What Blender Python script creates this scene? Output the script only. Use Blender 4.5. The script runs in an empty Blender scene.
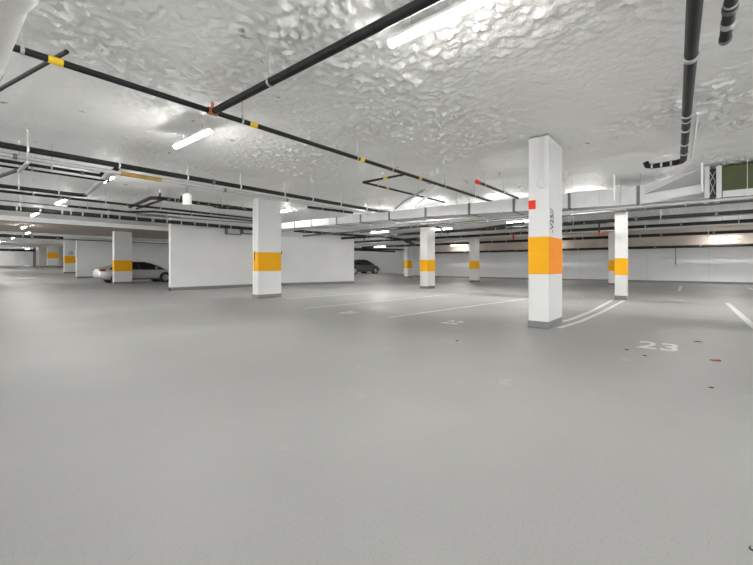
import bpy, bmesh, math, random
from mathutils import Vector, noise
random.seed(7)
C = bpy.context.scene.collection
PI = math.pi
CEIL = 3.66

# ---------------------------------------------------------------- materials
def mat(name, col, rough=0.6, metal=0.0, bump=0.0, bscale=20.0, var=0.0, vscale=3.0, emit=0.0, spec=0.5, coat=0.0):
    m = bpy.data.materials.new(name); m.use_nodes = True
    nt = m.node_tree; b = nt.nodes['Principled BSDF']
    b.inputs['Base Color'].default_value = (*col, 1)
    b.inputs['Roughness'].default_value = rough
    b.inputs['Metallic'].default_value = metal
    b.inputs['Specular IOR Level'].default_value = spec
    b.inputs['Coat Weight'].default_value = coat
    if emit:
        b.inputs['Emission Color'].default_value = (1, .985, .95, 1)
        b.inputs['Emission Strength'].default_value = emit
    if bump or var:
        tc = nt.nodes.new('ShaderNodeTexCoord')
        if var:
            n = nt.nodes.new('ShaderNodeTexNoise'); n.inputs['Scale'].default_value = vscale
            n.inputs['Detail'].default_value = 6
            nt.links.new(tc.outputs['Object'], n.inputs['Vector'])
            r = nt.nodes.new('ShaderNodeValToRGB')
            r.color_ramp.elements[0].position = .3; r.color_ramp.elements[1].position = .7
            r.color_ramp.elements[0].color = (*[c*(1-var) for c in col], 1)
            r.color_ramp.elements[1].color = (*[min(1, c*(1+var)) for c in col], 1)
            nt.links.new(n.outputs['Fac'], r.inputs['Fac'])
            nt.links.new(r.outputs['Color'], b.inputs['Base Color'])
        if bump:
            n2 = nt.nodes.new('ShaderNodeTexNoise'); n2.inputs['Scale'].default_value = bscale
            n2.inputs['Detail'].default_value = 8
            nt.links.new(tc.outputs['Object'], n2.inputs['Vector'])
            bp = nt.nodes.new('ShaderNodeBump'); bp.inputs['Strength'].default_value = bump
            bp.inputs['Distance'].default_value = .03
            nt.links.new(n2.outputs['Fac'], bp.inputs['Height'])
            nt.links.new(bp.outputs['Normal'], b.inputs['Normal'])
    return m

M = {
 'white':  mat('white_paint', (.59, .59, .577), .45, bump=.06, bscale=35, var=.02, vscale=1.5),
 'wall':   mat('wall_paint', (.60, .60, .59), .6, bump=.05, bscale=25, var=.03, vscale=.9),
 'skirt':  mat('grey_base_paint', (.15, .15, .145), .4),
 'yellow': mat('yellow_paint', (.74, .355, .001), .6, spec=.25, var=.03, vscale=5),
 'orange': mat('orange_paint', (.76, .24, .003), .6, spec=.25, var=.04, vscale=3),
 'red':    mat('red_paint', (.70, .035, .02), .6, spec=.25),
 'black':  mat('black_pipe', (.016, .016, .0155), .5, spec=.25, metal=0, var=.3, vscale=6),
 'galv':   mat('galvanised_steel', (.50, .51, .50), .45, metal=.5, var=.07, vscale=4),
 'duct':   mat('duct_sheet_metal', (.52, .52, .52), .42, metal=.5, var=.06, vscale=2.5, bump=.03, bscale=4),
 'strap':  mat('dark_strap', (.16, .16, .155), .5, metal=.4),
 'tag':    mat('yellow_tape', (.85, .56, .02), .5),
 'rust':   mat('orange_coupling', (.48, .16, .07), .5, metal=.2),
 'ochre':  mat('ochre_insulation', (.42, .26, .08), .8, var=.2, vscale=8),
 'pvc':    mat('white_pipe', (.84, .84, .82), .35),
 'taupe':  mat('taupe_concrete', (.40, .345, .30), .8, bump=.2, bscale=8, var=.1, vscale=1.2),
 'green':  mat('green_panel', (.05, .066, .013), .55, var=.1, vscale=2),
 'dark':   mat('dark_rubber', (.03, .03, .032), .6),
 'line':   mat('line_paint', (.72, .72, .70), .5, var=.04, vscale=6),
 'oldline':mat('worn_line_paint', (.52, .52, .505), .5, var=.08, vscale=9),
 'lamp':   mat('lit_diffuser', (.9, .9, .9), .4, emit=50),
 'housing':mat('lamp_housing', (.7, .7, .69), .5),
 'silver': mat('silver_car_paint', (.50, .50, .49), .3, metal=.35, coat=.6),
 'char':   mat('charcoal_car_paint', (.075, .077, .08), .28, metal=.4, coat=.7),
 'glass':  mat('car_glass', (.015, .016, .022), .06, spec=.7),
 'tyre':   mat('tyre_rubber', (.014, .014, .014), .75),
 'rim':    mat('alloy_rim', (.42, .42, .41), .3, metal=.7),
 'tail':   mat('tail_lamp_red', (.32, .03, .02), .25),
 'head':   mat('headlamp_clear', (.6, .6, .6), .15),
 'leaf':   mat('dry_leaf_brown', (.20, .075, .02), .7),
 'speck':  mat('dark_dirt', (.06, .05, .04), .8),
 'ink':    mat('stencil_ink', (.03, .03, .035), .6),
}

def floor_mat():
    m = bpy.data.materials.new('coated_concrete_floor'); m.use_nodes = True
    nt = m.node_tree; b = nt.nodes['Principled BSDF']; L = nt.links.new
    tc = nt.nodes.new('ShaderNodeTexCoord')
    def nz(s, d=6):
        n = nt.nodes.new('ShaderNodeTexNoise'); n.inputs['Scale'].default_value = s
        n.inputs['Detail'].default_value = d; L(tc.outputs['Object'], n.inputs['Vector']); return n
    a = nz(.45, 8); f = nz(90, 3); w = nz(2.2, 10)
    r = nt.nodes.new('ShaderNodeValToRGB')
    r.color_ramp.elements[0].position = .32; r.color_ramp.elements[0].color = (.335, .335, .327, 1)
    r.color_ramp.elements[1].position = .70; r.color_ramp.elements[1].color = (.385, .385, .376, 1)
    L(a.outputs['Fac'], r.inputs['Fac'])
    r2 = nt.nodes.new('ShaderNodeValToRGB')                      # fine light and dark grit
    r2.color_ramp.elements[0].position = .30; r2.color_ramp.elements[0].color = (.72, .72, .72, 1)
    r2.color_ramp.elements[1].position = .42; r2.color_ramp.elements[1].color = (1, 1, 1, 1)
    L(f.outputs['Fac'], r2.inputs['Fac'])
    mx = nt.nodes.new('ShaderNodeMixRGB'); mx.blend_type = 'MULTIPLY'; mx.inputs['Fac'].default_value = .7
    L(r.outputs['Color'], mx.inputs['Color1']); L(r2.outputs['Color'], mx.inputs['Color2'])
    r3 = nt.nodes.new('ShaderNodeValToRGB')                      # worn pale scuffs
    r3.color_ramp.elements[0].position = .66; r3.color_ramp.elements[0].color = (0, 0, 0, 1)
    r3.color_ramp.elements[1].position = .78; r3.color_ramp.elements[1].color = (1, 1, 1, 1)
    L(w.outputs['Fac'], r3.inputs['Fac'])
    mx2 = nt.nodes.new('ShaderNodeMixRGB'); mx2.inputs['Color2'].default_value = (.44, .44, .43, 1)
    L(r3.outputs['Color'], mx2.inputs['Fac']); L(mx.outputs['Color'], mx2.inputs['Color1'])
    L(mx2.outputs['Color'], b.inputs['Base Color'])
    b.inputs['Roughness'].default_value = .5; b.inputs['Specular IOR Level'].default_value = .35
    bp = nt.nodes.new('ShaderNodeBump'); bp.inputs['Strength'].default_value = .12; bp.inputs['Distance'].default_value = .01
    L(f.outputs['Fac'], bp.inputs['Height']); L(bp.outputs['Normal'], b.inputs['Normal'])
    return m
M['floor'] = floor_mat()

def foam_mat():
    m = bpy.data.materials.new('sprayed_foam_ceiling'); m.use_nodes = True
    nt = m.node_tree; b = nt.nodes['Principled BSDF']; L = nt.links.new
    tc = nt.nodes.new('ShaderNodeTexCoord')
    v = nt.nodes.new('ShaderNodeTexNoise'); v.inputs['Scale'].default_value = 12; v.inputs['Detail'].default_value = 7
    v.inputs['Roughness'].default_value = .62
    L(tc.outputs['Object'], v.inputs['Vector'])
    bp = nt.nodes.new('ShaderNodeBump'); bp.inputs['Strength'].default_value = .5; bp.inputs['Distance'].default_value = .05
    L(v.outputs['Fac'], bp.inputs['Height']); L(bp.outputs['Normal'], b.inputs['Normal'])
    d = nt.nodes.new('ShaderNodeTexNoise'); d.inputs['Scale'].default_value = 3.1; d.inputs['Detail'].default_value = 9
    L(tc.outputs['Object'], d.inputs['Vector'])
    r = nt.nodes.new('ShaderNodeValToRGB')                       # small dark spots
    r.color_ramp.elements[0].position = .255; r.color_ramp.elements[0].color = (.30, .29, .26, 1)
    r.color_ramp.elements[1].position = .30; r.color_ramp.elements[1].color = (.90, .90, .885, 1)
    L(d.outputs['Fac'], r.inputs['Fac']); L(r.outputs['Color'], b.inputs['Base Color'])
    b.inputs['Roughness'].default_value = .5; b.inputs['Specular IOR Level'].default_value = .5
    return m
M['foam'] = foam_mat()

# ---------------------------------------------------------------- mesh helpers
def link(name, bm, m, parent=None, smooth=False):
    me = bpy.data.meshes.new(name)
    bmesh.ops.recalc_face_normals(bm, faces=bm.faces[:])
    bm.to_mesh(me); bm.free()
    for mm in (m if isinstance(m, (list, tuple)) else [m]): me.materials.append(mm)
    if smooth:
        for p in me.polygons: p.use_smooth = True
        try: me.set_sharp_from_angle(angle=math.radians(40))
        except Exception: pass
    o = bpy.data.objects.new(name, me); C.objects.link(o)
    if parent: o.parent = parent
    return o
def box(bm, x0, x1, y0, y1, z0, z1, bev=0.0):
    vs = [bm.verts.new((x, y, z)) for x in (x0, x1) for y in (y0, y1) for z in (z0, z1)]
    fs = [bm.faces.new([vs[i] for i in q]) for q in ((0,1,3,2),(4,6,7,5),(0,4,5,1),(2,3,7,6),(0,2,6,4),(1,5,7,3))]
    if bev:
        es = set(e for f in fs for e in f.edges)
        bmesh.ops.bevel(bm, geom=list(es), offset=bev, segments=2, affect='EDGES', profile=.5)
    return fs
def tube(bm, pts, r, n=12, cap=True):
    pts = [Vector(p) for p in pts]; rings = []
    rr = r if isinstance(r, (list, tuple)) else [r]*len(pts)
    t0 = (pts[1]-pts[0]).normalized()
    ref = Vector((0, 0, 1)) if abs(t0.z) < .9 else Vector((1, 0, 0))
    u = t0.cross(ref).normalized()
    for i, p in enumerate(pts):
        if i == 0: t = t0
        elif i == len(pts)-1: t = (pts[i]-pts[i-1]).normalized()
        else: t = ((pts[i]-pts[i-1]).normalized()+(pts[i+1]-pts[i]).normalized()).normalized()
        u = (u - t*u.dot(t)).normalized(); v = t.cross(u)
        k = 1.0
        if 0 < i < len(pts)-1:
            k = 1/max(.5, (pts[i]-pts[i-1]).normalized().dot(t))
        ring = []
        for a in range(n):
            c = math.cos(2*PI*a/n); s = math.sin(2*PI*a/n)
            ring.append(bm.verts.new(p + (u*c + v*s)*rr[i]*(1+(k-1)*.5)))
        rings.append(ring)
    for i in range(len(rings)-1):
        for a in range(n):
            b = (a+1) % n
            bm.faces.new((rings[i][a], rings[i][b], rings[i+1][b], rings[i+1][a]))
    if cap:
        bm.faces.new(rings[0][::-1]); bm.faces.new(rings[-1])
def T(name, pts, r, m, parent=None, n=12):
    bm = bmesh.new(); tube(bm, pts, r, n); return link(name, bm, m, parent, True)
def B(name, x0, x1, y0, y1, z0, z1, m, parent=None, bev=0.0):
    bm = bmesh.new(); box(bm, x0, x1, y0, y1, z0, z1, bev); return link(name, bm, m, parent)
def tag(o, label, cat, group=None):
    o['label'] = label; o['category'] = cat
    if group: o['group'] = group
    return o
def struct(o, label=None):
    o['kind'] = 'structure'
    if label: o['label'] = label
    return o
def empty(name, loc=(0, 0, 0)):
    o = bpy.data.objects.new(name, None); C.objects.link(o); o.location = loc; o.empty_display_size = .2
    return o
def sstep(a, b, x):
    t = min(1, max(0, (x-a)/(b-a))); return t*t*(3-2*t)
def text_mesh(name, s, size, m, parent, loc, rot, sx=1.0):
    cu = bpy.data.curves.new('txt', 'FONT'); cu.body = s; cu.size = size; cu.extrude = .0015
    cu.align_x = 'CENTER'; cu.align_y = 'CENTER'; cu.offset = .012*size
    tmp = bpy.data.objects.new('txt', cu); C.objects.link(tmp)
    bpy.context.view_layer.update()
    dg = bpy.context.evaluated_depsgraph_get()
    me = bpy.data.meshes.new_from_object(tmp.evaluated_get(dg))
    bpy.data.objects.remove(tmp); bpy.data.curves.remove(cu)
    me.materials.clear(); me.materials.append(m); me.name = name
    o = bpy.data.objects.new(name, me); C.objects.link(o)
    o.location = loc; o.rotation_euler = rot; o.scale = (sx, 1, 1)
    if parent: o.parent = parent
    return o

# ---------------------------------------------------------------- floor with its ramp
def fz(x, y):
    if y <= 41: r = 0
    elif y <= 60: r = 1.05*(y-41)/19
    else: r = 1.05+.15*sstep(60, 68, y)
    r2 = .36*sstep(21.5, 25, y)*sstep(18, 26, x)
    return max(r, r2)
def grid(xs, ys, zf):
    bm = bmesh.new()
    V = [[bm.verts.new((x, y, zf(x, y))) for y in ys] for x in xs]
    for i in range(len(xs)-1):
        for j in range(len(ys)-1):
            bm.faces.new((V[i][j], V[i+1][j], V[i+1][j+1], V[i][j+1]))
    return bm
def frange(a, b, s):
    n = max(1, round((b-a)/s)); return [a+(b-a)*i/n for i in range(n+1)]
floor = struct(link('floor', grid(frange(-14, 34, 1), frange(-16, 84, 1), fz), M['floor'], None, True))

# ---------------------------------------------------------------- ceiling of lumpy sprayed foam
def cz(x, y):
    p = Vector((x, y, 0))
    base = CEIL + .02 - .055*sstep(10.05, 10.35, x + .12*noise.noise(p*1.7))*sstep(-.2, 1.4, y) + .05*sstep(10.4, 11.2, x)*(1-sstep(-.2, 1.4, y))
    patch = sstep(-.25, .35, noise.noise(Vector((x*.45+3, y*.45, 4))))
    a = noise.fractal(p*1.6, .9, 2.1, 2)*.016
    q = Vector((x*6.2+.8*noise.noise(p*1.3), y*6.2, 2))
    b = noise.turbulence(q, 4, True, noise_basis='PERLIN_ORIGINAL', amplitude_scale=.62, frequency_scale=2.15)
    return base + a - .058*(.24+.85*patch)*b - .016*noise.noise(Vector((x*11, y*11, 9)))*patch + .012
xs = frange(-14, -1, .6)[:-1] + frange(-1, 0.8, .12)[:-1] + frange(.8, 8, .031)[:-1] + frange(8, 13, .06)[:-1] + frange(13, 34, .5)
ys = frange(-16, -4, .6)[:-1] + frange(-4, -1.5, .1)[:-1] + frange(-1.5, 8.5, .031)[:-1] + frange(8.5, 14, .045)[:-1] + frange(14, 20, .25)[:-1] + frange(20, 84, 1)
ceiling = struct(link('ceiling', grid(xs, ys, cz), M['foam'], None, True))
B('slab', -14, 34, -16, 84, 3.80, 4.0, M['wall'], ceiling)

# ---------------------------------------------------------------- walls
def wall_poly(name, pts, th, z1, m, skirt_name=None, zs=0.0):
    """a wall standing along a run of plan points, thickness to the left of the run"""
    def offs(d):
        out = []
        for i, p in enumerate(pts):
            p = Vector(p); ns = []
            if i > 0: e = (p-Vector(pts[i-1])).normalized(); ns.append(Vector((-e.y, e.x)))
            if i < len(pts)-1: e = (Vector(pts[i+1])-p).normalized(); ns.append(Vector((-e.y, e.x)))
            n = sum(ns, Vector((0, 0))).normalized(); out.append(p+n*d)
        return out
    def prism(A, Bk, zb, zt, name, m):
        bm = bmesh.new(); poly = A + Bk[::-1]
        lo = [bm.verts.new((p.x, p.y, zb)) for p in poly]; hi = [bm.verts.new((p.x, p.y, zt)) for p in poly]
        n = len(poly)
        for i in range(n): bm.faces.new((lo[i], lo[(i+1) % n], hi[(i+1) % n], hi[i]))
        k = len(pts)
        for i in range(k-1):
            bm.faces.new((hi[i], hi[i+1], hi[n-2-i], hi[n-1-i])); bm.faces.new((lo[i], lo[i+1], lo[n-2-i], lo[n-1-i]))
        return struct(link(name, bm, m))
    w = prism(offs(0), offs(th), -.05, z1, name, m)
    if skirt_name:
        prism(offs(-.004), offs(th+.004), zs, zs+.15, skirt_name, M['skirt'])
    return w
# far wall behind the bays, with panel joints
wf = wall_poly('wall_far', [(33, 84), (33, -16)], .3, 3.75, M['wall'], 'baseboard_far', 0)
for y in (2.35, -.95, 6.6, 13.3):
    j = B('panel_joint', 32.985, 33.0, y-.012, y+.012, .16, 2.5, M['galv'], wf)
# white partition in the middle
wall_poly('wall_middle', [(7.44, 19.05), (12.7, 19.05), (18.5, 17.45)], .22, 3.7, M['wall'], 'baseboard_middle', 0)
# partition behind the silver car
wall_poly('wall_rear', [(8.5, 42.0), (26, 42.0)], .25, 3.7, M['wall'], 'baseboard_rear', .05)
# stub wall and far left wall up the ramp
struct(B('wall_side', 8.95, 13, 63, 63.3, .9, 3.7, M['wall']))
struct(B('wall_left', -6, 26, 82, 82.3, 1.0, 3.75, M['wall']))

# beams: drop beam across the left aisle, bulkhead over the far wall
def beam(name, x0, x1, y0, y1, z0, z1, white_side):
    bm = bmesh.new(); fs = box(bm, x0, x1, y0, y1, z0, z1)
    bm.normal_update()
    bmesh.ops.recalc_face_normals(bm, faces=bm.faces[:])
    for f in bm.faces:
        f.material_index = 1
        if white_side == '-y' and f.normal.y < -.5: f.material_index = 0
    return struct(link(name, bm, [M['foam'], M['taupe']]))
beam('trim_1', -6, 17.5, 25.9, 34.2, 3.43, 3.72, '-y')
beam('trim_2', 31.4, 33.0, -16, 19.2, 2.46, 3.72, '')

# ---------------------------------------------------------------- floor markings (paint on the floor)
def strip(p, q, w, m, label, name='bay_line', bend=None):
    pts = [Vector(p), Vector(q)] if not bend else [Vector(a) for a in (p, *bend, q)]
    bm = bmesh.new(); prev = None
    for i, c in enumerate(pts):
        d = (pts[min(i+1, len(pts)-1)]-pts[max(i-1, 0)]).normalized(); n = Vector((-d.y, d.x))*w/2
        a = bm.verts.new((c.x+n.x, c.y+n.y, fz(c.x, c.y)+.003)); b = bm.verts.new((c.x-n.x, c.y-n.y, fz(c.x, c.y)+.003))
        if prev: bm.faces.new((prev[0], prev[1], b, a))
        prev = (a, b)
    o = link(name, bm, m, floor); o['label'] = label
    return o
strip((6.79, 5.34), (13.93, 4.53), .10, M['line'], 'white painted bay line left of the near column')
strip((6.71, 8.24), (16.8, 7.4), .10, M['line'], 'long white painted bay line in the middle of the bays')
strip((8.3, 11.2), (16.4, 10.35), .10, M['line'], 'white painted bay line starting beside the column by the white partition')
strip((8.55, 14.0), (15.5, 13.3), .10, M['oldline'], 'faint bay line in front of the white partition')
strip((8.0, 2.20), (15.1, 2.06), .10, M['line'], 'left line of the white double line between the near column and the one behind it', bend=[(9.2, 2.03), (11, 1.98)])
strip((7.75, 1.93), (15.3, 1.74), .10, M['line'], 'right line of the white double line between the near column and the one behind it', bend=[(9.0, 1.80), (11, 1.74)])
strip((8.0, -.98), (16.4, -.91), .12, M['line'], 'thick white bay line running out at the right edge')
strip((11.15, 6.2), (11.28, -.95), .04, M['oldline'], 'thin pale line crossing the bays behind the near column', 'cross_line')
for y, s in ((.4, 'short white line end before the far wall, right of the rear columns'), (-2.4, 'white line end before the far wall at the right edge'),
             (5.95, 'white line end before the far wall, just right of the near column'), (9.6, 'white line end before the far wall, left of the near column'),
             (12.9, 'white line end before the far wall beside the farthest yellow column')):
    strip((22.6, y), (28.4, y), .12, M['line'], s)
for (x, y, s, m, lab) in ((6.93, .36, '23', 'line', 'white stencilled 23 on the floor right of the near column'),
                          (7.08, 3.84, '22', 'line', 'worn white stencilled bay number left of the near column'),
                          (6.85, 6.64, '21', 'line', 'worn bay number on the dark strip in the middle'),
                          (7.22, 10.07, '20', 'oldline', 'faint bay number at the foot of the column by the partition'),
                          (16.1, 3.3, '33', 'oldline', 'faint bay number seen just right of the near column'),
                          (16.4, .35, '34', 'oldline', 'faint bay number right of the second column'),
                          (14.0, 8.3, '32', 'oldline', 'faint bay number in front of the middle column')):
    t = text_mesh('stall_number', s, .85 if s == '23' else .66, M[m], floor, (x, y, .003), (0, 0, -PI/2), .62); t['label'] = lab

# ---------------------------------------------------------------- columns
def column(x0, y0, lx, ly, label, ztop=CEIL, right=None, z0=None, band=(1.03, 1.75)):
    z0 = fz(x0, y0) if z0 is None else z0
    r = B('concrete_column', x0, x0+lx, y0, y0+ly, z0-.002, ztop, M['white'], None, .012)
    tag(r, label, 'column', 'white columns with a yellow band')
    e = .004
    bm = bmesh.new(); box(bm, x0-e, x0+lx+e, y0-e, y0+ly+e, z0+band[0], z0+band[1], .010)
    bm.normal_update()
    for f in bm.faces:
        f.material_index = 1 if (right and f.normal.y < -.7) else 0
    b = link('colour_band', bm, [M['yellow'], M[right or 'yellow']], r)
    b['label'] = 'yellow painted band'
    B('base_band', x0-e, x0+lx+e, y0-e, y0+ly+e, z0, z0+.14, M['skirt'], r, .010)
    return r
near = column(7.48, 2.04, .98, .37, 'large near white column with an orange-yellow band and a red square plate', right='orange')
B('red_plate', 7.455, 7.476, 2.27, 2.40, 2.285, 2.455, M['red'], near, .004)
t = text_mesh('column_marking', '-V25//', .30, M['ink'], near, (7.70, 2.0355, 2.06), (PI/2, PI/2*-1, 0), .62)
T('wall_conduit', [(7.465, 2.13, 3.62), (7.465, 2.13, 2.75)], .013, M['white'], near, 8)
T('wall_conduit', [(7.465, 2.21, 3.62), (7.465, 2.21, 2.80)], .010, M['white'], near, 8)
w = T('loose_cable', [(7.465, 2.23, 2.82), (7.45, 2.24, 2.74), (7.445, 2.20, 2.68), (7.445, 2.14, 2.66), (7.445, 2.08, 2.69), (7.45, 2.05, 2.74), (7.455, 2.09, 2.78)], .008, M['galv'], near, 6)
c2 = column(7.67, 12.0, 1.0, .37, 'white column standing in front of the white partition', band=(.99, 1.69))
B('band_plate', 7.655, 7.667, 12.2, 12.24, 1.38, 1.72, M['ink'], c2)
B('conduit_strap', 8.66, 8.69, 11.985, 12.0, 1.62, 1.74, M['ink'], c2)
T('corner_conduit', [(7.655, 12.28, .16), (7.655, 12.28, 3.4)], .012, M['pvc'], c2, 8)
column(7.72, 28.55, 1.02, .37, 'white column standing in front of the silver car', 3.425, band=(.82, 1.54))
c4 = column(8.83, 48.5, 1.05, .4, 'white column with a small 15 above its band, left of the silver car', 3.70)
text_mesh('column_marking', '15', .42, M['ink'], c4, (9.32, 48.495, 2.46), (PI/2, 0, 0))
column(9.32, 60, 1.05, .4, 'farthest left white column, up the ramp next to a grey post', 3.70)
column(15.65, 1.70, .36, .355, 'second white column behind the double line right of the near column', band=(.86, 1.46))
column(16.45, 10.35, .75, .45, 'middle white column under the sheet metal duct', band=(.89, 1.50))
column(25.0, 11.75, .75, .45, 'white column close to the far wall, left of the near column', band=(.95, 1.54))
column(30.1, 21.2, .8, .45, 'farthest white column, right of the dark car', band=(.93, 1.68))
column(26.6, 3.45, .75, .37, 'white column mostly hidden behind the second column on the right', band=(.86, 1.51))

# ---------------------------------------------------------------- pipes
def hanger(parent, p, r, axis, ztop=CEIL-.005, m='galv', w=.03):
    x, y, z = p; bm = bmesh.new()
    a = Vector((1, 0, 0)) if axis == 'x' else Vector((0, 1, 0))
    tube(bm, [Vector(p)-a*w/2, Vector(p)+a*w/2], r*1.14, 12)
    tube(bm, [(x, y, z+r*.9), (x, y, ztop)], .006, 6)
    tube(bm, [(x, y, z+r*1.1), (x, y, z+r*1.1+.05)], .014, 6)
    return link('hanger', bm, M[m], parent, True)
def ring(parent, name, p, r, axis, w, m, label=None):
    a = {'x': Vector((1, 0, 0)), 'y': Vector((0, 1, 0)), 'z': Vector((0, 0, 1))}[axis]
    o = T(name, [Vector(p)-a*w/2, Vector(p)+a*w/2], r, M[m], parent, 14)
    if label: o['label'] = label
    return o
def pipe(label, pts, r, m='black', cat='pipe', name='sprinkler_pipe', group=None, hangers=(), axis='x', couplings=(), tags=(), hm='galv'):
    o = tag(T(name, pts, r, M[m], None, 14), label, cat, group)
    P0 = Vector(pts[0])
    def at(v):
        best = None
        for a, b in zip(pts[:-1], pts[1:]):
            k = 0 if axis == 'x' else 1
            lo, hi = sorted((a[k], b[k]))
            if lo-1e-6 <= v <= hi+1e-6 and hi-lo > 1e-6:
                f = (v-a[k])/(b[k]-a[k]); return Vector(a).lerp(Vector(b), f)
        return Vector(pts[0])
    for h in hangers: hanger(o, at(h), r, axis, m=hm)
    for c in couplings: ring(o, 'coupling', at(c), r*1.25, axis, max(.06, r*1.2), 'strap')
    for c in tags: ring(o, 'label_tape', at(c), r*1.08, axis, .12, 'tag', 'yellow label tape')
    return o

Z = 3.30
lp = pipe('long black sprinkler pipe crossing the ceiling from upper left to the duct', [(-3, 5.0, Z), (11.9, 5.0, Z)], .036,
     hangers=(.589, 2.93, 5.39, 6.51, 8.8, 10.6), tags=(.84, 3.11, 5.52, 7.6), couplings=(11.85,))
ring(lp, 'coupling', (2.49, 5.0, Z), .052, 'x', .12, 'rust', 'orange tee coupling')
T('tee_bolt', [(2.49, 5.0, Z+.04), (2.49, 5.0, Z+.13)], .02, M['rust'], lp, 8)
T('end_elbow', [(11.85, 5.0, Z), (12.0, 5.0, Z), (12.0, 5.1, Z)], .04, M['galv'], lp, 12)
pipe('thick black sprinkler pipe running from the top edge down to the orange tee', [(2.60, -4, Z), (2.50, 4.95, Z)], .046, axis='y', hangers=(3.69, 1.2), couplings=())
pipe('thin black pipe ending in the ceiling at the top left corner', [(.30, 8.0, 3.36), (.60, 6.42, 3.385), (.92, 4.94, 3.41)], .022, axis='y')
b1 = pipe('thin black branch pipe with two yellow tapes bending back to the duct', [(7.05, 5.0, Z), (7.05, 6.33, Z), (11.0, 6.25, Z)], .024, axis='x', hangers=(7.6, 9.5), tags=(8.0,))
ring(b1, 'label_tape', (7.05, 5.6, Z), .028, 'y', .12, 'tag', 'yellow label tape')
sp = pipe('short black pipe with a red end cap above the duct, left of the near column', [(8.87, 4.1, Z), (11.8, 4.12, Z)], .036, hangers=(9.3, 10.6))
ring(sp, 'end_cap', (8.87, 4.1, Z), .055, 'x', .12, 'red', 'red end cap')
hanger(sp, (8.87, 4.1, Z), .036, 'x', m='pvc')
rp = pipe('big black drain pipe coming down from the top edge at the right', [(-3, -.185, Z), (9.6, .10, Z), (9.72, .13, Z), (9.80, .22, Z), (9.84, .60, Z), (9.86, .70, Z+.03), (9.87, .73, Z+.11)], .054, name='drain_pipe',
     hangers=(4.95, 7.0), axis='x')
for x in (4.9, 6.75, 7.45, 8.3, 9.0): ring(rp, 'clamp', (x, -.185+(x+3)*.02254, Z), .066, 'x', .03, 'galv', 'bright steel clamp')
for y in (.30, .46, .62): ring(rp, 'clamp', (9.80+(y-.22)*.1, y, Z), .068, 'y', .035, 'galv', 'bright steel clamp')
T('white_conduit', [(6.8, -.08, Z), (9.6, -.02, Z)], .016, M['pvc'], rp, 8)
rq = pipe('short black drain pipe with a capped end at the top right', [(-3, -.25, Z), (4.72, -.25, Z)], .044, name='drain_pipe', hangers=(3.6,), axis='x')
ring(rq, 'clamp', (4.2, -.25, Z), .053, 'x', .05, 'strap'); ring(rq, 'clamp', (4.12, -.25, Z), .05, 'x', .025, 'galv', 'bright steel clamp')
ring(rq, 'clamp', (4.45, -.25, Z), .05, 'x', .08, 'galv', 'bright steel clamp'); ring(rq, 'end_cap', (4.74, -.25, Z), .048, 'x', .06, 'strap')

# left bundle, all running the same way
zA = 3.3
pA = pipe('thick black pipe at the front of the pipe bundle on the left', [(-2, 9.2, zA), (12.6, 9.2, zA)], .055, hangers=(1.157, 2.575, 3.97, 5.34, 6.75, 7.82, 9.07, 10.4), couplings=(4.6,), hm='pvc')
cd = pipe('grey steel conduit hung just under the thick black pipe on the left', [(-2, 9.28, 3.15), (10.75, 9.28, 3.17)], .04, m='galv', cat='conduit', name='steel_conduit', couplings=(1.0, 4.95, 6.9))
ring(cd, 'insulation_sleeve', (3.02, 9.28, 3.155), .046, 'x', .8, 'ochre', 'ochre stained insulation sleeve')
pipe('slim black pipe beneath the grey conduit on the left', [(-2, 9.9, 3.17), (2.42, 9.9, 3.17), (2.47, 9.9, 3.26)], .034, hangers=(1.6,), couplings=(2.1,))
pipe('black pipe length emerging from under the grey conduit before the duct', [(8.2, 9.85, 3.16), (10.3, 9.8, 3.2)], .045, hangers=(8.8, 9.8))
pc = pipe('slim black pipe with a red sprinkler head at its end', [(-2, 10.6, 3.2), (2.75, 10.6, 3.2), (2.75, 10.6, 3.27)], .024, hangers=(1.4,))
ring(pc, 'sprinkler_head', (2.75, 10.6, 3.3), .04, 'z', .1, 'red', 'red sprinkler head')
pipe('short black cross pipe slanting at the left edge', [(1.22, 9.9, 3.11), (.98, 11.2, 3.09), (.7, 12.7, 3.07)], .034, axis='y')
pd = pipe('black pipe that rises through a grey slanted length at the left', [(-2, 13.3, 3.2), (2.75, 13.3, 3.2), (2.87, 13.2, 3.2), (2.6, 9.45, 3.28)], .05, hangers=(1.5, 2.3), axis='x')
T('sleeve', [(2.85, 12.9, 3.207), (2.61, 9.6, 3.277)], .056, M['galv'], pd)['label'] = 'grey steel sleeve'
pipe('black pipe passing behind the white canister', [(-2, 14.2, 3.2), (9.5, 14.2, 3.2)], .038, hangers=(1.9, 3.6, 5.2, 7.0), couplings=(2.5, 2.7, 4.2, 6.6, 7.2))
pg = pipe('black pipe with many couplings above the canister pipe', [(4.7, 15.6, 3.33), (4.55, 13.2, 3.35), (4.7, 13.0, 3.35), (8.3, 12.95, 3.35)], .055, hangers=(5.2, 6.8, 7.6), couplings=(5.0, 5.3, 5.6, 5.95, 6.3, 7.1, 7.4))
pipe('black pipe lying beside the coupled pipe, slanting back', [(4.95, 15.7, 3.30), (4.85, 13.1, 3.32)], .036, axis='y', couplings=(13.5, 15.2))
for i, (x, y) in enumerate(((4.7, 12.85), (5.35, 12.85))):
    v = tag(T('pipe_valve', [(x, y, 3.36), (x, y, 3.50)], .03, M['tyre'], None, 10), ('left' if i == 0 else 'right')+' one of two small valves standing on the coupled black pipe', 'valve')
    T('valve_cap', [(x, y, 3.50), (x, y, 3.58)], .022, M['pvc'], v, 10); T('handle', [(x-.05, y-.04, 3.45), (x+.06, y-.04, 3.47)], .012, M['ochre'], v, 6)
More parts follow.
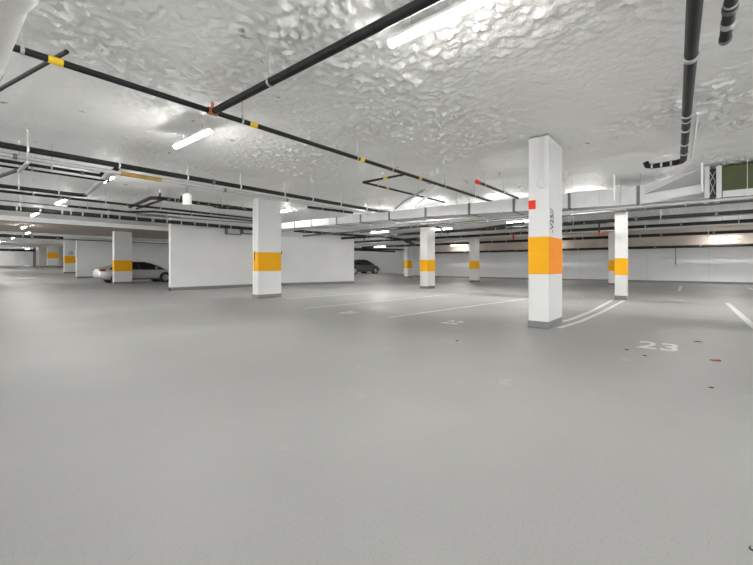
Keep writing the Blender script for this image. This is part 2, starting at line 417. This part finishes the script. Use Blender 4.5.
pf = pipe('thick black pipe with white ties running along the top of the white partition', [(-2, 18.2, 3.2), (3.5, 18.2, 3.2), (12.2, 18.35, 3.2)], .085,
     hangers=(2.1, 3.5, 4.7, 6.4, 8.2), axis='x')
for k in range(14): ring(pf, 'tie', (2.0+k*.62, 18.2+.15*max(0, (2.0+k*.62-3.5)/8.7), 3.2), .088, 'x', .05, 'galv', 'pale tie')
pipe('slim grey pipe between the black ones at the left', [(-2, 16.4, 3.22), (6.8, 16.4, 3.22)], .022, m='strap', hangers=(1.9, 4.0))
pipe('black pipe dipping beneath the coupled pipe at the left', [(2.9, 15.4, 3.12), (4.1, 15.4, 3.12), (4.4, 14.9, 3.05), (5.1, 14.5, 3.1), (9.0, 14.5, 3.14)], .035, couplings=(3.2, 4.0, 6.0, 8.0), hangers=(3.4, 6.4))
pipe('slim black pipe over the right half of the white partition', [(13.0, 16.8, 3.12), (19.5, 16.1, 3.12)], .07, hangers=(14.2, 16.0), couplings=(13.6, 14.8, 15.4, 17.2))
st = tag(B('steel_strut', 1.12, 1.17, 9.1, 10.1, 3.02, 3.06, M['galv']), 'pale steel strut under the pipes at the left edge', 'strut')
T('rod', [(1.145, 9.16, 3.06), (1.145, 9.16, 3.65)], .007, M['galv'], st, 6); T('rod', [(1.145, 10.05, 3.06), (1.145, 10.05, 3.65)], .007, M['galv'], st, 6)
pipe('short black pipe rising beside the second small valve', [(6.2, 12.4, 3.22), (6.6, 12.7, 3.24), (7.0, 12.4, 3.22), (7.5, 12.2, 3.2)], .04, couplings=(6.35, 6.8, 7.3))
pipe('slim grey pipe just above the top of the white partition', [(5.0, 15.9, 3.10), (9.6, 15.2, 3.12)], .022, m='strap', hangers=(6, 8))
# white canister
cn = tag(T('white_canister', [(4.0, 9.28, 2.66), (4.0, 9.28, 2.90)], .10, M['pvc'], None, 20), 'white cylindrical canister hanging under the grey conduit on the left', 'canister')
T('stem', [(4.0, 9.28, 2.90), (4.0, 9.28, 3.11)], .012, M['strap'], cn, 8); T('lid', [(4.0, 9.28, 2.90), (4.0, 9.28, 2.93)], .06, M['pvc'], cn, 16)
# white drain pipe at the upper left corner
wp = tag(T('white_drain_pipe', [(.24, 3.05, 2.80), (.24, 9.0, 2.86)], .16, M['pvc'], None, 28), 'fat white drain pipe filling the upper left corner', 'pipe')
T('bell_coupling', [(.24, 1.0, 2.80), (.24, 2.80, 2.80), (.24, 2.93, 2.80), (.24, 3.05, 2.80)], [.192, .192, .186, .165], M['pvc'], wp, 28)
for y in (4.4, 7.2):
    bm = bmesh.new()
    tube(bm, [(.24, y-.02, 2.81), (.24, y+.02, 2.81)], .165, 24); tube(bm, [(.24, y, 2.96), (.24, y, 3.65)], .008, 6)
    link('hanger', bm, M['galv'], wp, True)

# pipes beyond the duct, running across
cross = [(14.6, 3.0, .05, 'strap', 'dark grey steel conduit just beyond the duct, nearest of the pipes crossing the bays'),
         (15.3, 3.12, .04, 'black', 'slim black pipe crossing above the second column'),
         (17.6, 3.0, .07, 'black', 'black pipe crossing just behind the second and middle columns'),
         (18.8, 3.1, .09, 'galv', 'wide grey pipe between the black pipes beyond the columns'),
         (21.2, 3.0, .075, 'black', 'black pipe halfway to the far wall'),
         (23.6, 3.1, .10, 'galv', 'wide grey pipe in front of the bulkhead'),
         (27.7, 3.0, .09, 'black', 'black pipe just in front of the taupe bulkhead'),
         (31.2, 2.42, .085, 'black', 'black pipe along the bottom edge of the taupe bulkhead')]
for i, (x, z, r, m, lab) in enumerate(cross):
    y1 = (18, 14, 24, 24, 25, 25, 25, 20)[i]
    p = pipe(lab, [(x, -7, z), (x, y1, z)], r, m=m, axis='y', group=None,
         hangers=[-3+3.1*k+.37*i for k in range(int((y1+2)/3.1))] if z > 2.5 else (), couplings=[-4+2.3*k+.5*i for k in range(int((y1+3)/2.3))] if m == 'black' else ())
    if z < 2.5:
        for k in range(8): B('bracket', x-.02, 31.4, -4+3*k, -3.96+3*k, z+.05, z+.13, M['galv'], p)
pipe('bright grey pipe slung under the right end of the duct', [(11.95, -7, 2.74), (11.95, .6, 2.74), (11.85, 3.2, 2.74)], .04, m='galv', axis='y', hangers=(-1.0, 1.0, 2.6))
pipe('black pipe slanting across the others left of the near column', [(15.6, 5.2, 2.95), (17.3, 8.4, 2.95)], .05, axis='y', couplings=(5.6, 6.1, 7.2))
pipe('black pipe slanting down right of the middle column', [(15.2, 9.2, 3.1), (17.8, 9.9, 2.92)], .04, couplings=(16.1,))
pipe('black pipe with clamps slanting toward the dark car', [(18.6, 15.2, 3.05), (21.4, 14.8, 2.92)], .07, couplings=(19.6, 20.6))
pipe('black pipe with bright clamps behind the middle column', [(14.4, 9.0, 2.98), (14.9, 13.6, 3.0)], .05, axis='y', couplings=(9.6, 10.3, 11.5, 12.6), hangers=(10, 12))
pipe('rusty black pipe from the second column to the near column', [(16.6, 2.4, 2.86), (16.9, 7.6, 2.9)], .045, axis='y', couplings=(3.2, 4.0, 6.4), hangers=(3.6, 6.9))
pipe('slanting black branch pipe left of the near column, above the bulkhead', [(19.2, 5.0, 2.95), (22.6, 6.9, 2.80)], .045, couplings=(20.2, 21.8))
pipe('thick black length joining two cross pipes above the farthest column', [(21.3, 15.2, 2.92), (24.6, 16.6, 2.80)], .10, couplings=(22, 24))
pipe('black pipe loop dropping below the duct near the farthest column', [(17.8, 15.9, 3.0), (17.8, 15.9, 2.72), (18.2, 13.4, 2.72), (19.6, 12.2, 2.72)], .03, axis='y', couplings=(14.5,))
pipe('black pipe crossing above the dark car', [(26, 25.6, 2.85), (32.8, 22.6, 2.85)], .08, couplings=(27, 29))
pipe('lower black pipe in front of the wall by the dark car', [(24, 24.8, 2.72), (32.8, 24.8, 2.72)], .09)
pipe('green-grey insulated pipe lying low behind the middle of the duct', [(13.6, 3.5, 3.06), (13.2, 9.8, 3.08)], .10, m='galv', axis='y', hangers=(5, 8))
for (x, y, z0, z1, lab) in ((20.9, 7.55, 2.62, 3.0, 'red drop pipe over the right of the middle column'), (17.6, 2.85, 2.45, 3.02, 'black and red drop pipe right of the near column')):
    d = tag(T('drop_pipe', [(x, y, z0), (x, y, z1)], .035, M['tyre'], None, 10), lab, 'pipe')
    for z in (z0+.06, z1-.06): ring(d, 'coupling', (x, y, z), .05, 'z', .10, 'red', 'red coupling')
T('hose', [(17.6, 2.85, 2.5), (17.6, 2.75, 2.46), (17.6, 2.55, 2.48), (17.6, 2.45, 2.56)], .015, M['red'], d, 6)
fx = tag(T('flexible_conduit', [(8.38, 5.0, 3.26), (8.4, 5.03, 3.19), (8.55, 5.2, 3.16), (10.3, 6.8, 3.24), (10.95, 7.35, 3.27)], .045, M['pvc'], None, 12), 'fat pale flexible conduit dropping from the long black pipe to the duct', 'conduit')
T('flexible_conduit', [(8.5, 5.45, 3.22), (9.6, 6.9, 3.22), (10.9, 8.2, 3.27)], .035, M['galv'], None, 12)
tag(bpy.data.objects['flexible_conduit.001'], 'thinner grey flexible conduit left of the fat pale one', 'conduit')
# pipes of the far left aisle
pipe('black pipe crossing over the far left columns', [(-3, 38, 3.36), (30, 38, 3.36)], .12, hangers=(4.5, 7.0), couplings=(5.0, 6.5))
pipe('lighter pipe beside the one over the far left columns', [(6.6, 36.5, 3.30), (30, 36.5, 3.30)], .08, m='galv')
pipe('low black pipe ending at the grey post at the far left', [(-3, 60, 2.98), (8.2, 60, 2.98)], .13, hangers=(3, 6))
pipe('grey pipe above the low black pipe at the far left', [(-3, 57, 3.35), (9, 57, 3.35)], .10, m='galv', hangers=(5,))
ps = tag(B('steel_post', 8.06, 8.30, 60.2, 60.44, 1.06, 3.61, M['strap'], None, .02), 'dark grey steel post at the far left beside the stub wall', 'post')
B('foot_plate', 7.95, 8.42, 60.1, 60.55, 1.05, 1.10, M['strap'], ps)
# frames on the middle partition
def frame(name, x0, x1, y, z0, z1, label, sides):
    bm = bmesh.new(); t = .05
    if 'l' in sides: box(bm, x0, x0+t, y-.25, y, z0, z1)
    if 'r' in sides: box(bm, x1-t, x1, y-.25, y, z0, z1)
    if 'b' in sides: box(bm, x0, x1, y-.25, y, z0, z0+t)
    return tag(link(name, bm, M['strap']), label, 'bracket')
frame('steel_bracket', 10.15, 11.0, 19.04, 2.86, 3.18, 'dark L shaped bracket on the white partition left of the column', 'lb')
frame('pipe_support', 11.05, 11.75, 19.04, 2.94, 3.2, 'thin bracket next to the L shaped one, partly behind the column', 'lb')
# switch boxes with conduits on the far wall
for (y, z, lab) in ((.75, 1.16, 'small box on the far wall at the end of a hanging conduit, right side'), (4.55, 1.12, 'small box on the far wall between the near and second columns'), (9.7, 1.25, 'small box on the far wall left of the near column')):
    bx = tag(B('socket_box', 32.90, 32.985, y-.11, y+.11, z-.09, z+.09, M['galv'], None, .01), lab, 'box')
    T('conduit', [(32.95, y, z+.08), (32.95, y, 2.46)], .025, M['skirt'], bx, 8)

# ---------------------------------------------------------------- duct
du = None
def duct_path(t): pass
DP = [(10.45, 16.0), (11.05, 7.2), (12.5, 1.6), (12.6, .95)]     # near bottom edge, left to right
W, Z0, Z1 = .92, 2.90, 3.24
def duct_mesh(path, z0s, z1s, w):
    bm = bmesh.new(); R = []
    for i, (x, y) in enumerate(path):
        R.append([bm.verts.new(v) for v in ((x, y, z0s[i]), (x+w, y+.12*0, z0s[i]), (x+w, y, z1s[i]), (x, y, z1s[i]))])
    for a, b in zip(R[:-1], R[1:]):
        for k in range(4): bm.faces.new((a[k], a[(k+1) % 4], b[(k+1) % 4], b[k]))
    bm.faces.new(R[0]); bm.faces.new(R[-1][::-1]); return bm
ZT = [3.17, 3.20, 3.37, 3.40]
du = tag(link('air_duct', duct_mesh(DP, [Z0]*4, ZT, W), M['duct']), 'long sheet metal air duct hung across the bays behind the near column', 'duct')
def dx(y):
    for a, b in zip(DP[:-1], DP[1:]):
        if b[1] <= y <= a[1]: return a[0]+(b[0]-a[0])*(y-a[1])/(b[1]-a[1])
    return DP[-1][0]
def zt_at(y):
    for (a, b, c, d) in zip(DP[:-1], DP[1:], ZT[:-1], ZT[1:]):
        if b[1] <= y <= a[1]: return c+(d-c)*(y-a[1])/(b[1]-a[1])
    return ZT[-1]
for y in (13.7, 12.6, 11.15, 9.9, 8.55, 7.05, 5.6, 4.25, 2.75, 1.1):
    x = dx(y); bm = bmesh.new(); Z1 = zt_at(y)
    box(bm, x-.012, x, y-.04, y+.04, Z0-.012, Z1+.012); box(bm, x-.012, x+W+.012, y-.04, y+.04, Z0-.012, Z0)
    box(bm, x+W, x+W+.012, y-.04, y+.04, Z0-.012, Z1+.012)
    link('strap', bm, M['strap'], du)
for y in (12.0, 9.3, 6.3, 4.9, 3.4, 2.0): 
    x = dx(y); bm = bmesh.new(); box(bm, x-.006, x, y-.012, y+.012, Z0, zt_at(y)); link('seam', bm, M['galv'], du)
for y in (13.2, 11.6, 10.3, 9.0, 7.6, 6.0, 4.6, 3.1, 1.5):
    x = dx(y); bm = bmesh.new(); tube(bm, [(x-.02, y, Z0), (x-.02, y, 3.655)], .007, 6); tube(bm, [(x+W+.02, y, Z0), (x+W+.02, y, 3.655)], .007, 6)
    box(bm, x-.05, x+W+.05, y-.02, y+.02, Z0-.035, Z0-.003); link('hanger', bm, M['galv'], du)
T('reinforcing_rail', [(13.4, 1.0, 2.86), (12.45, 1.0, 2.86)], .02, M['galv'], du, 8)
zt = 3.655; Z1 = 3.40
bm = bmesh.new(); xa, xb = 12.6, 13.52
A = [bm.verts.new(v) for v in ((xa, .95, Z0), (xa, .95, 3.0), (xa, .95, 3.15), (xa, .95, Z1), (xb, .95, Z1), (xb, .95, Z0))]
D = [bm.verts.new(v) for v in ((xa, -.28, Z0), (xa+.06, -.28, 3.06), (xa+.03, -.28, 3.28), (xa-.22, -.28, zt), (xb, -.28, zt), (xb, -.28, Z0))]
for k in range(6): bm.faces.new((A[k], A[(k+1) % 6], D[(k+1) % 6], D[k]))
bm.faces.new(A); bm.faces.new(D[::-1])
tr = link('transition', bm, M['duct'], du); tr['label'] = 'tapered duct transition'
B('flange', 12.40, 13.56, -.37, -.28, Z0-.03, zt+.02, M['galv'], du)
fc = B('flexible_connector', 12.64, 13.5, -.50, -.37, Z0+.02, zt-.02, M['dark'], du); fc['label'] = 'dark flexible connector with cross braces'
for (za, zb) in ((2.98, 3.3), (3.3, 2.98), (3.3, 3.55), (3.55, 3.3)): T('brace', [(12.625, -.385, za), (12.625, -.485, zb)], .008, M['galv'], fc, 6)
B('flange', 12.56, 13.56, -.60, -.50, Z0-.03, zt+.02, M['galv'], du)
fh = tag(B('fan_housing', 12.62, 14.2, -4.5, -.60, Z0+.05, zt, M['green'], None, .01), 'olive green fan housing at the right end of the duct', 'fan housing')
B('lower_rail', 12.58, 12.66, -4.5, -.62, Z0-.02, Z0+.14, M['galv'], fh)['label'] = 'grey rail along its foot'
B('panel_seam', 12.612, 12.62, -1.45, -1.43, Z0+.14, zt, M['ink'], fh); B('panel_seam', 12.612, 12.62, -4.5, -.62, 3.19, 3.2, M['ink'], fh)
T('hanging_rod', [(11.9, -.22, 3.66), (11.9, -.22, 2.98)], .022, M['pvc'], du, 8)['label'] = 'white hanging rod'
T('hanging_rod', [(11.7, 1.55, 3.66), (11.7, 1.55, 2.92)], .018, M['pvc'], du, 8)['label'] = 'white hanging rod'

# ---------------------------------------------------------------- strip lights
def strip_light(x, y, z, label, ln=1.22, ztop=CEIL-.05, axis='y'):
    r = empty('strip_light', (x, y, z)); tag(r, label, 'light', 'fluorescent strip lights')
    bm = bmesh.new(); box(bm, -.035, .035, -ln/2, ln/2, .055, .10, .006); box(bm, -.062, .062, -ln/2, ln/2, .046, .058, .003); link('housing', bm, M['housing'], r)
    bm = bmesh.new(); n = 10
    sec = [(.042*math.cos(PI+PI*k/n), .046+.04*math.sin(PI+PI*k/n)) for k in range(n+1)]
    A = [bm.verts.new((a, -ln/2-.005, b)) for a, b in sec]; D = [bm.verts.new((a, ln/2+.005, b)) for a, b in sec]
    for k in range(n): bm.faces.new((A[k], A[k+1], D[k+1], D[k]))
    bm.faces.new(A); bm.faces.new(D[::-1]); bm.faces.new((A[0], D[0], D[-1], A[-1]))
    link('diffuser', bm, M['lamp'], r, True)
    for s in (-.4, .4):
        bm = bmesh.new(); tube(bm, [(0, s, .09), (0, s, ztop-z)], .007, 6); link('stem', bm, M['galv'], r)
    return r
LA = [(-8.5, 'strip light far behind the viewer'), (-3.4, 'strip light behind the right shoulder of the viewer'), (1.66, 'bright strip light at the top edge right of the thick black pipe'),
      (6.76, 'second strip light, on the ceiling left of the orange tee'), (11.85, 'third strip light, seen through the left pipe bundle'),
      (16.95, 'fourth strip light of the left row, beyond the pipe bundle'), (22.0, 'fifth strip light of the left row, just before the white beam')]
for y, lab in LA: strip_light(2.99, y, 3.39, lab, 1.3)
strip_light(3.4, 28.2, 3.26, 'strip light under the drop beam at the far left', ztop=3.43)
for y, lab in ((36, 'strip light just past the drop beam at the far left'), (43, 'strip light halfway up the ramp at the far left'), (54, 'strip light near the top of the ramp'), (68, 'strip light in front of the far left wall')):
    strip_light(4.6, y, 3.5, lab, 2.4)
for (y, ln, lab) in ((10.6, 1.5, 'added strip light hidden behind the left half of the duct'), (8.0, 1.5, 'strip light hidden behind the middle of the duct'),  # row known by its floor shadow; extra lamps added to even the bay light
                 (5.3, 1.5, 'added strip light hidden behind the duct left of the near column'), (2.7, 1.0, 'strip light hidden behind the duct near the second column'), (.1, 1.2, 'added strip light hidden behind the tapered duct piece'), (-3.2, 2.4, 'strip light hidden behind the green fan housing')):
    strip_light((dx(y) if y < 13 else 10.6)+W+.85+(.9 if y < 1 else 0), y, 3.42, lab, ln)
strip_light(20.5, 21.2, 3.4, 'added strip light hidden behind the right end of the white partition', 2.4)  # unseen lamp added to brighten the wall by the dark car
strip_light(24.0, 31.0, 3.4, 'added strip light hidden beyond the dark car', 2.4)  # another unseen lamp, added for the dim wall behind that car
strip_light(9.7, 13.7, 3.46, 'strip light right of the column by the partition, above the duct end')
for (x, y, lab) in ((17.0, 5.8, 'strip light just left of the near column beyond the duct'), (17.95, 10.4, 'strip light just right of the middle column'), (17.0, 14.0, 'strip light beyond the duct above the dark car')):
    strip_light(x, y, 3.14, lab)
for (x, y, z, lab) in ((30.6, -1.55, 2.86, 'strip light in front of the bulkhead at the right edge'), (30.6, 16.0, 2.98, 'strip light in front of the bulkhead above the middle columns'),
                    (30.6, 8.6, 2.95, 'strip light in front of the bulkhead hidden by the near column'), (27.5, 22.6, 2.95, 'strip light by the dark car')):
    strip_light(x, y, z, lab, 1.3)
for (x, y) in ((20.5, 33.5), (13.5, 33.5), (-3, 30), (-3, 38), (-3, 47), (12.0, 52), (9.0, 72), (1.5, 78), (6.0, 79), (-4, -3.4), (-4, 7.1), (-4, 17.6), (9.0, -9)):  # unseen lamps, added to brighten the far left and fill the room
    strip_light(x, y, 3.5, 'added strip light out of view, '+{(-3, 30): 'left of the drop beam', (-3, 38): 'left of the ramp foot', (-3, 47): 'left of the ramp', (12.0, 52): 'behind the column marked 15', (9.0, 72): 'behind the stub wall', (1.5, 78): 'close to the far left wall', (6.0, 79): 'before the right part of the far left wall', (20.5, 33.5): 'behind the white partition', (13.5, 33.5): 'over the bonnet of the silver car', (-4, -3.4): 'behind the viewer to the left', (-4, 7.1): 'left of the fat white pipe', (-4, 17.6): 'left of the pipe bundle', (9.0, -9): 'to the right of the viewer'}[(x, y)], 2.4 if y > 25 else 1.22)

# ---------------------------------------------------------------- cars
def loft(bm, secs):
    R = [[bm.verts.new(p) for p in s] for s in secs]; n = len(R[0])
    for a, b in zip(R[:-1], R[1:]):
        for k in range(n): bm.faces.new((a[k], a[(k+1) % n], b[(k+1) % n], b[k]))
    bm.faces.new(R[0][::-1]); bm.faces.new(R[-1])
def car(loc, rz, paint, label):
    r = empty('sedan_car', loc); r.rotation_euler.z = rz; tag(r, label, 'car')
    st = [(-2.40, .46, .78, .66), (-2.34, .34, .96, .78), (-2.15, .27, 1.02, .85), (-1.75, .22, 1.03, .89), (-1.2, .20, 1.00, .905), (0, .20, .97, .91), (.8, .20, .96, .905),
          (1.3, .20, .93, .895), (1.75, .21, .86, .87), (2.1, .23, .77, .80), (2.32, .28, .66, .68), (2.42, .38, .56, .52)]
    secs = []
    for x, zb, zt, w in st:
        half = [(0, zb), (w*.86, zb), (w*.97, zb+.10), (w, zb+(zt-zb)*.45), (w*.985, zb+(zt-zb)*.7), (w*.93, zt-.05), (w*.80, zt), (0, zt+.025)]
        secs.append([(x, y, z) for y, z in half]+[(x, -y, z) for y, z in half[-2:0:-1]])
    bm = bmesh.new(); loft(bm, secs)
    body = link('body', bm, M[paint], r, True)
    m = body.modifiers.new('s', 'SUBSURF'); m.levels = 1; m.render_levels = 2
    cs = [(-1.85, 1.0, .70), (-1.35, 1.24, .64), (-.95, 1.37, .60), (-.45, 1.435, .585), (.15, 1.44, .585), (.55, 1.37, .60), (.95, 1.18, .68), (1.38, .95, .76)]
    secs = [[(x, -.83, .90), (x, -.84, .93), (x, -w, z-.03), (x, -w+.08, z), (x, w-.08, z), (x, w, z-.03), (x, .84, .93), (x, .83, .90)] for x, z, w in cs]
    bm = bmesh.new(); loft(bm, secs); link('windows', bm, M['glass'], r, True)
    bm = bmesh.new()
    loft(bm, [[(x, -w-.012, z-.05), (x, -w+.07, z+.015), (x, w-.07, z+.015), (x, w+.012, z-.05), (x, w-.1, z-.04), (x, -w+.1, z-.04)] for x, z, w in cs[1:6]])
    link('roof_panel', bm, M[paint], r, True)
    for s in (-1, 1):
        for (pts, rad, nm) in (([(1.36, s*.775, .95), (.95, s*.685, 1.17), (.55, s*.605, 1.355), (.3, s*.595, 1.40)], .030, 'windscreen_pillar'),
                          ([(-2.0, s*.76, 1.0), (-1.35, s*.665, 1.20), (-.95, s*.61, 1.335), (-.6, s*.60, 1.38)], .045, 'rear_pillar'),
                          ([(-.15, s*.845, .95), (-.25, s*.60, 1.40)], .022, 'door_pillar')):
            T(nm, pts, rad, M[paint if nm != 'door_pillar' else 'dark'], r, 8)
        mi = bmesh.new(); box(mi, .72, .90, s*.90-.01 if s > 0 else -1.07, 1.07 if s > 0 else -.89, .96, 1.09, .03); link('mirror', mi, M[paint], r)
        tl = bmesh.new(); box(tl, -2.36, -2.05, min(s*.55, s*.875), max(s*.55, s*.875), .80, .93, .03); link('tail_lamp', tl, M['tail'], r)
        hl = bmesh.new(); box(hl, 1.92, 2.27, min(s*.45, s*.80), max(s*.45, s*.80), .60, .72, .03); link('headlamp', hl, M['head'], r)
        for wx in (-1.40, 1.40):
            T('wheel_arch', [(wx, s*.70, .34), (wx, s*.925, .34)], .385, M['dark'], r, 28)
            w = T('wheel', [(wx, s*.72, .325), (wx, s*.93, .325), (wx, s*.945, .325)], [.325, .325, .30], M['tyre'], r, 28)
            rm = T('rim', [(wx, s*.90, .325), (wx, s*.955, .325)], [.225, .215], M['rim'], w, 20)
            bm = bmesh.new()
            for k in range(5):
                a = 2*PI*k/5+.3
                box(bm, -.012, .012, -.004, .004, .06, .20); 
                bmesh.ops.rotate(bm, verts=bm.verts[-8:], cent=(0, 0, 0), matrix=__import__('mathutils').Matrix.Rotation(a, 3, 'Y'))
            so = link('spoke', bm, M['strap'], w); so.location = (wx, s*.957, .325)
        bm = bmesh.new(); box(bm, -1.0, 1.0, s*.905-.004, s*.905+.004, .255, .30); link('sill', bm, M['dark'], r)
    return r
car((9.62, 30.2, 0), 0, 'silver', 'silver sedan parked behind the column on the left').scale = (1.05, 1.0, 1.02)
car((28.4, 26.05, .355), -.10, 'char', 'charcoal sedan parked past the right end of the white partition')

# ---------------------------------------------------------------- bits on the floor
def bit(name, x, y, s, m, label, cat):
    bm = bmesh.new(); n = 9; z = fz(x, y)+.004; vs = []
    for k in range(n):
        a = 2*PI*k/n; rr = s*(.55+.6*random.random())
        vs.append((x+rr*math.cos(a)*.55, y+rr*math.sin(a)*1.25, z+random.random()*s*.35))
    ctr = bm.verts.new((x, y, z+s*.3)); V = [bm.verts.new(v) for v in vs]; Lo = [bm.verts.new((v[0], v[1], z-.0035)) for v in vs]
    for k in range(n):
        bm.faces.new((ctr, V[k], V[(k+1) % n])); bm.faces.new((V[k], Lo[k], Lo[(k+1) % n], V[(k+1) % n]))
    bm.faces.new(Lo[::-1])
    return tag(link(name, bm, M[m]), label, cat)
bit('dry_leaf', 6.35, -.25, .055, 'leaf', 'larger orange-brown leaf on the floor right of the painted 23', 'leaf')
bit('dry_leaf', 7.75, -.10, .050, 'leaf', 'dark brown leaf on the edge of the shade, right of the painted 23', 'leaf')
for (x, y, lab) in ((6.37, .69, 'dark crumb on the floor just below the painted 23'), (6.1, .46, 'dark crumb nearer the viewer below the painted 23'), (4.92, -.16, 'dark crumb on the floor below the orange-brown leaf'),
                    (5.39, 2.84, 'dark crumb on the floor left of the near column'), (5.01, 11.77, 'dark crumb on the floor before the white partition')):
    bit('dirt_crumb', x, y, .021, 'speck', lab, 'debris')
pl = tag(T('floor_plug', [(2.235, -.205, .0), (2.235, -.205, .006)], .014, M['dark'], None, 20), 'small round dark plug in the floor at the bottom right corner', 'plug')
T('plug_cover', [(2.235, -.205, .005), (2.235, -.205, .008)], .008, M['galv'], pl, 16)

# ---------------------------------------------------------------- camera and light
cam = bpy.data.cameras.new('camera'); co = bpy.data.objects.new('camera', cam); C.objects.link(co)
cam.sensor_width = 36; cam.lens = 36*375/753; cam.shift_y = -17/753; cam.clip_end = 300
co.location = (0, 0, 1.2); co.rotation_euler = (PI/2, 0, math.radians(39.9-90))
bpy.context.scene.camera = co
w = bpy.data.worlds.new('world'); bpy.context.scene.world = w; w.use_nodes = True
w.node_tree.nodes['Background'].inputs[0].default_value = (1, 1, 1, 1); w.node_tree.nodes['Background'].inputs[1].default_value = 1.9
vs = bpy.context.scene.view_settings
vs.view_transform = 'Standard'; vs.look = 'None'; vs.gamma = 1; vs.use_curve_mapping = False
vs.exposure = 1.64
